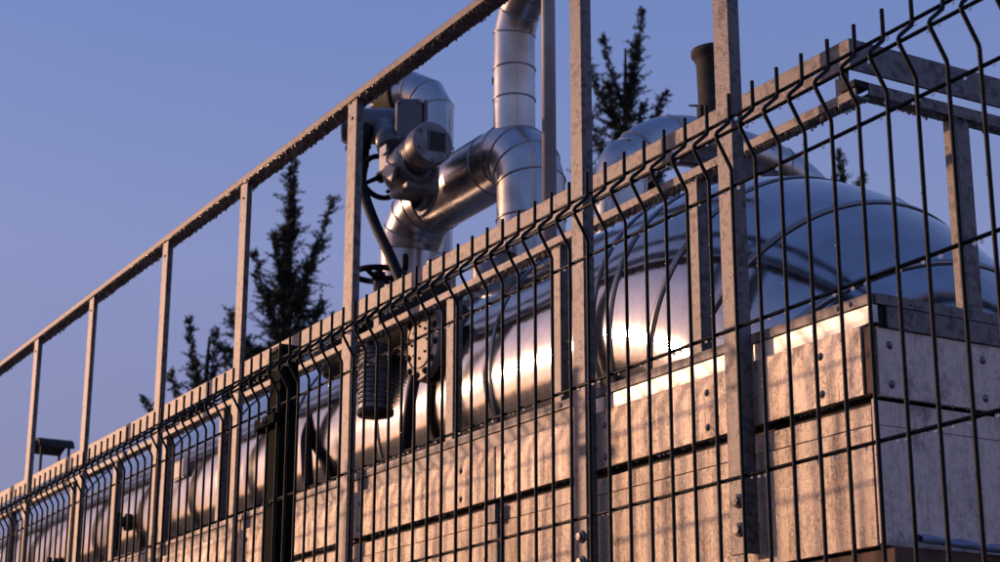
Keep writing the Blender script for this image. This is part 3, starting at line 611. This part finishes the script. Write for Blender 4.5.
# roofed vent far left
t = thing('vent_hood', 'dark curved hood on thin legs beyond the far end of the rail', 'vent hood', (8.8, 2.5, 2.6))
m = MB(); P = [(-0.34, -0.075), (-0.26, -0.045), (-0.15, -0.015), (-0.02, 0.012), (0.06, 0.006), (0.12, -0.03), (0.15, -0.08)]
vs = []
for (u, z) in P:
    for y in (-0.09, 0.09): vs += [(8.85 - u * 0.5, 2.5 + y, 3.258 + z * 0.45), (8.85 - u * 0.5, 2.5 + y, 3.246 + z * 0.45)]
fs = []
for i in range(len(P) - 1):
    a = i * 4; fs += [(a, a + 4, a + 6, a + 2), (a + 1, a + 3, a + 7, a + 5), (a, a + 1, a + 5, a + 4), (a + 2, a + 6, a + 7, a + 3)]
m.add(vs, fs + [(0, 2, 3, 1), (24, 25, 27, 26)]); m.build('roof', 'soot', t)
for u in (-0.24, 0.09):
    for y in (-0.07, 0.07): MB().box(8.85 - u * 0.5 - 0.006, 8.85 - u * 0.5 + 0.006, 2.5 + y - 0.006, 2.5 + y + 0.006, 2.5, 3.232).build('leg', 'soot', t)

# ------------------------------------------------------------------ conifers
def conifer(label, base, ht, limbs, seed, dens=1.0, name='conifer_tree'):
    """limbs: (start height, side offset end, depth offset end, end height, foliage radius). Side axis is horizontal across the view."""
    rng = random.Random(seed); base = Vector(base); side = V(-math.sin(YAW), math.cos(YAW), 0); dep = V(math.cos(YAW), math.sin(YAW), 0)
    t = thing(name, label, 'tree', base, 'conifers behind the plant')
    tr = MB(); top = base + Z_ * ht
    lean = [base, base + Z_ * ht * 0.4 + side * 0.05, base + Z_ * ht * 0.75 - side * 0.04, top]
    tr.tube(cat(lean, 4), [0.19 * (1 - i / 12.6) + 0.008 for i in range(13)], 8)
    lf = MB()
    def spray(c, d, size):
        # a little needle twig: a few thin pointed slivers fanned round its direction
        for _ in range(5):
            u = (d + V(rng.uniform(-1, 1), rng.uniform(-1, 1), rng.uniform(-0.7, 0.8)) * 0.9).normalized()
            w_ = u.cross(V(rng.uniform(-1, 1), rng.uniform(-1, 1), rng.uniform(-1, 1))).normalized() * size * rng.uniform(0.09, 0.18)
            L_ = size * rng.uniform(0.5, 1.4); lf.add([c - w_, c + u * L_ * 0.5 - w_ * 0.9, c + u * L_, c + u * L_ * 0.6 + w_], [(0, 1, 2, 3)])
    def limb(p0, p1, rad, twig=0.02):
        L_ = (p1 - p0).length; mid = p0.lerp(p1, 0.55) - Z_ * L_ * 0.12
        pts = cat([p0, mid, p1], 5); tr.tube(pts, [max(0.005, twig * (1 - i / (len(pts) - 0.5))) for i in range(len(pts))], 5)
        nn = int((0.35 + L_) * 54 * dens)
        for k in range(nn):                       # side shoots, each a feathery frond of slivers
            u = ((k + rng.random()) / nn) ** 0.85; j = min(len(pts) - 2, int(u * (len(pts) - 1))); c = pts[j].lerp(pts[j + 1], u * (len(pts) - 1) - j)
            d = (pts[j + 1] - pts[j]).normalized(); rr = rad * (1.25 - 0.85 * u) * rng.choice((0.4, 0.7, 1.0, 1.4, 2.0, 2.8))
            o = (V(rng.gauss(0, 1), rng.gauss(0, 1), rng.gauss(0.1, 0.6)).normalized() + d * 0.7).normalized() * rr
            o.z -= rr * 0.15; ns = max(3, int(rr / 0.022))
            for s_ in range(ns):
                v_ = s_ / ns; spray(c + o * v_ + V(rng.uniform(-1, 1), rng.uniform(-1, 1), rng.uniform(-1, 1)) * 0.03 * (1.2 - v_), (o.normalized() * 0.9 + d * 0.3 + Z_ * 0.15), 0.064 * (1.15 - 0.6 * v_))
    for (h0, sx, dx, h1, rad) in limbs:
        limb(base + Z_ * h0 + side * 0.0, base + side * (-sx) + dep * dx + Z_ * h1, rad)
    tr.build('trunk', 'bark', t); lf.build('crown', 'needles', t)
    return t
def whorls(h0, h1, ht, wid, n, seed, up=0.35, rad=0.16):
    rng = random.Random(seed); out = []
    for k in range(n):
        h = h0 + (h1 - h0) * (k / n) ** 0.9 + rng.uniform(-0.1, 0.1); f_ = (ht - h) / (ht - h0); a = rng.uniform(0, 2 * PI); L_ = wid * (0.25 + 0.75 * f_) * rng.uniform(0.45, 1.1)
        out.append((h, L_ * math.cos(a), L_ * math.sin(a), h + L_ * up * rng.uniform(-0.6, 2.2), rad * (0.5 + 0.6 * f_)))
    return out
# px -> metres at 28 m depth: about 63 px per metre; +side is image left here
T1 = V(24.9, 10.6, 0)
l1 = [(9.9, 0.06, 0, 11.2, 0.16), (10.0, -0.02, 0, 11.35, 0.10), (9.0, 0.03, 0.1, 10.6, 0.20), (8.9, -0.62, 0.1, 10.75, 0.17), (8.7, -0.40, -0.1, 9.9, 0.22), (8.2, 0.60, 0.1, 9.85, 0.15), (7.2, 0.95, 0.2, 8.9, 0.18), (6.9, 1.0, -0.2, 8.2, 0.2),
      (8.6, 0.25, 0, 10.1, 0.2), (8.0, 0.35, 0, 9.2, 0.26), (7.8, -0.25, 0, 9.2, 0.28), (7.6, -0.75, 0, 8.75, 0.24), (7.4, -1.05, 0.2, 8.7, 0.2), (7.3, 0.7, 0, 8.4, 0.26), (7.0, -0.9, 0, 8.1, 0.28), (7.9, -0.5, 0, 9.0, 0.26), (8.4, 0.12, 0.1, 9.7, 0.26), (8.9, 0.1, -0.1, 10.2, 0.2)] + whorls(3.0, 8.2, 11.0, 1.75, 210, 3, 0.2, 0.16)
conifer('tall dark conifer with two upswept tips left of the actuator', T1, 11.1, l1, 31)
T1b = V(26.07, 9.75, 0)
conifer('lower ragged conifer leaning left of the tall dark conifer', T1b, 8.6, [(7.0, 0.35, 0, 8.9, 0.13), (7.2, -0.1, 0, 8.7, 0.18), (6.9, -0.6, 0, 8.5, 0.22), (6.7, 0.6, 0.1, 8.0, 0.18), (6.8, 0.2, 0, 8.2, 0.24), (6.5, 1.0, 0, 7.6, 0.13)] + whorls(2.5, 7.4, 8.6, 1.3, 130, 5, 0.25, 0.15), 32)
T2 = V(21.5, 14.75, -0.15)
l2 = [(12.2, -0.28, 0, 13.75, 0.13), (12.0, 0.35, 0.1, 13.35, 0.10), (11.8, -0.15, 0, 13.2, 0.2), (11.6, 0.62, 0, 12.85, 0.15), (11.2, -0.62, 0, 12.35, 0.12), (11.3, 0.3, 0, 12.5, 0.26), (11.0, -0.25, 0, 12.1, 0.26), (10.8, 0.6, 0.1, 12.0, 0.24), (10.4, -0.62, 0, 11.25, 0.2), (10.5, 0.1, 0, 11.6, 0.3), (10.2, 0.7, 0, 11.2, 0.26), (9.9, -0.4, 0, 10.8, 0.26)] + whorls(4, 11.2, 13.5, 1.05, 200, 8, 0.15, 0.16)
conifer('tall dark conifer rising between the silver stack and the black flue', T2, 13.1, l2, 33)
T3 = V(20.1, 17.9, 0)
conifer('small conifer tip showing over the bent end of the tank', T3, 11.2, [(10.3, 0.05, 0, 11.35, 0.10), (10.2, -0.32, 0, 10.95, 0.10), (10.0, 0.15, 0, 10.9, 0.16), (9.9, -0.1, 0, 10.7, 0.18)] + whorls(4, 10.4, 11.2, 0.5, 50, 9, 0.3, 0.13), 34)
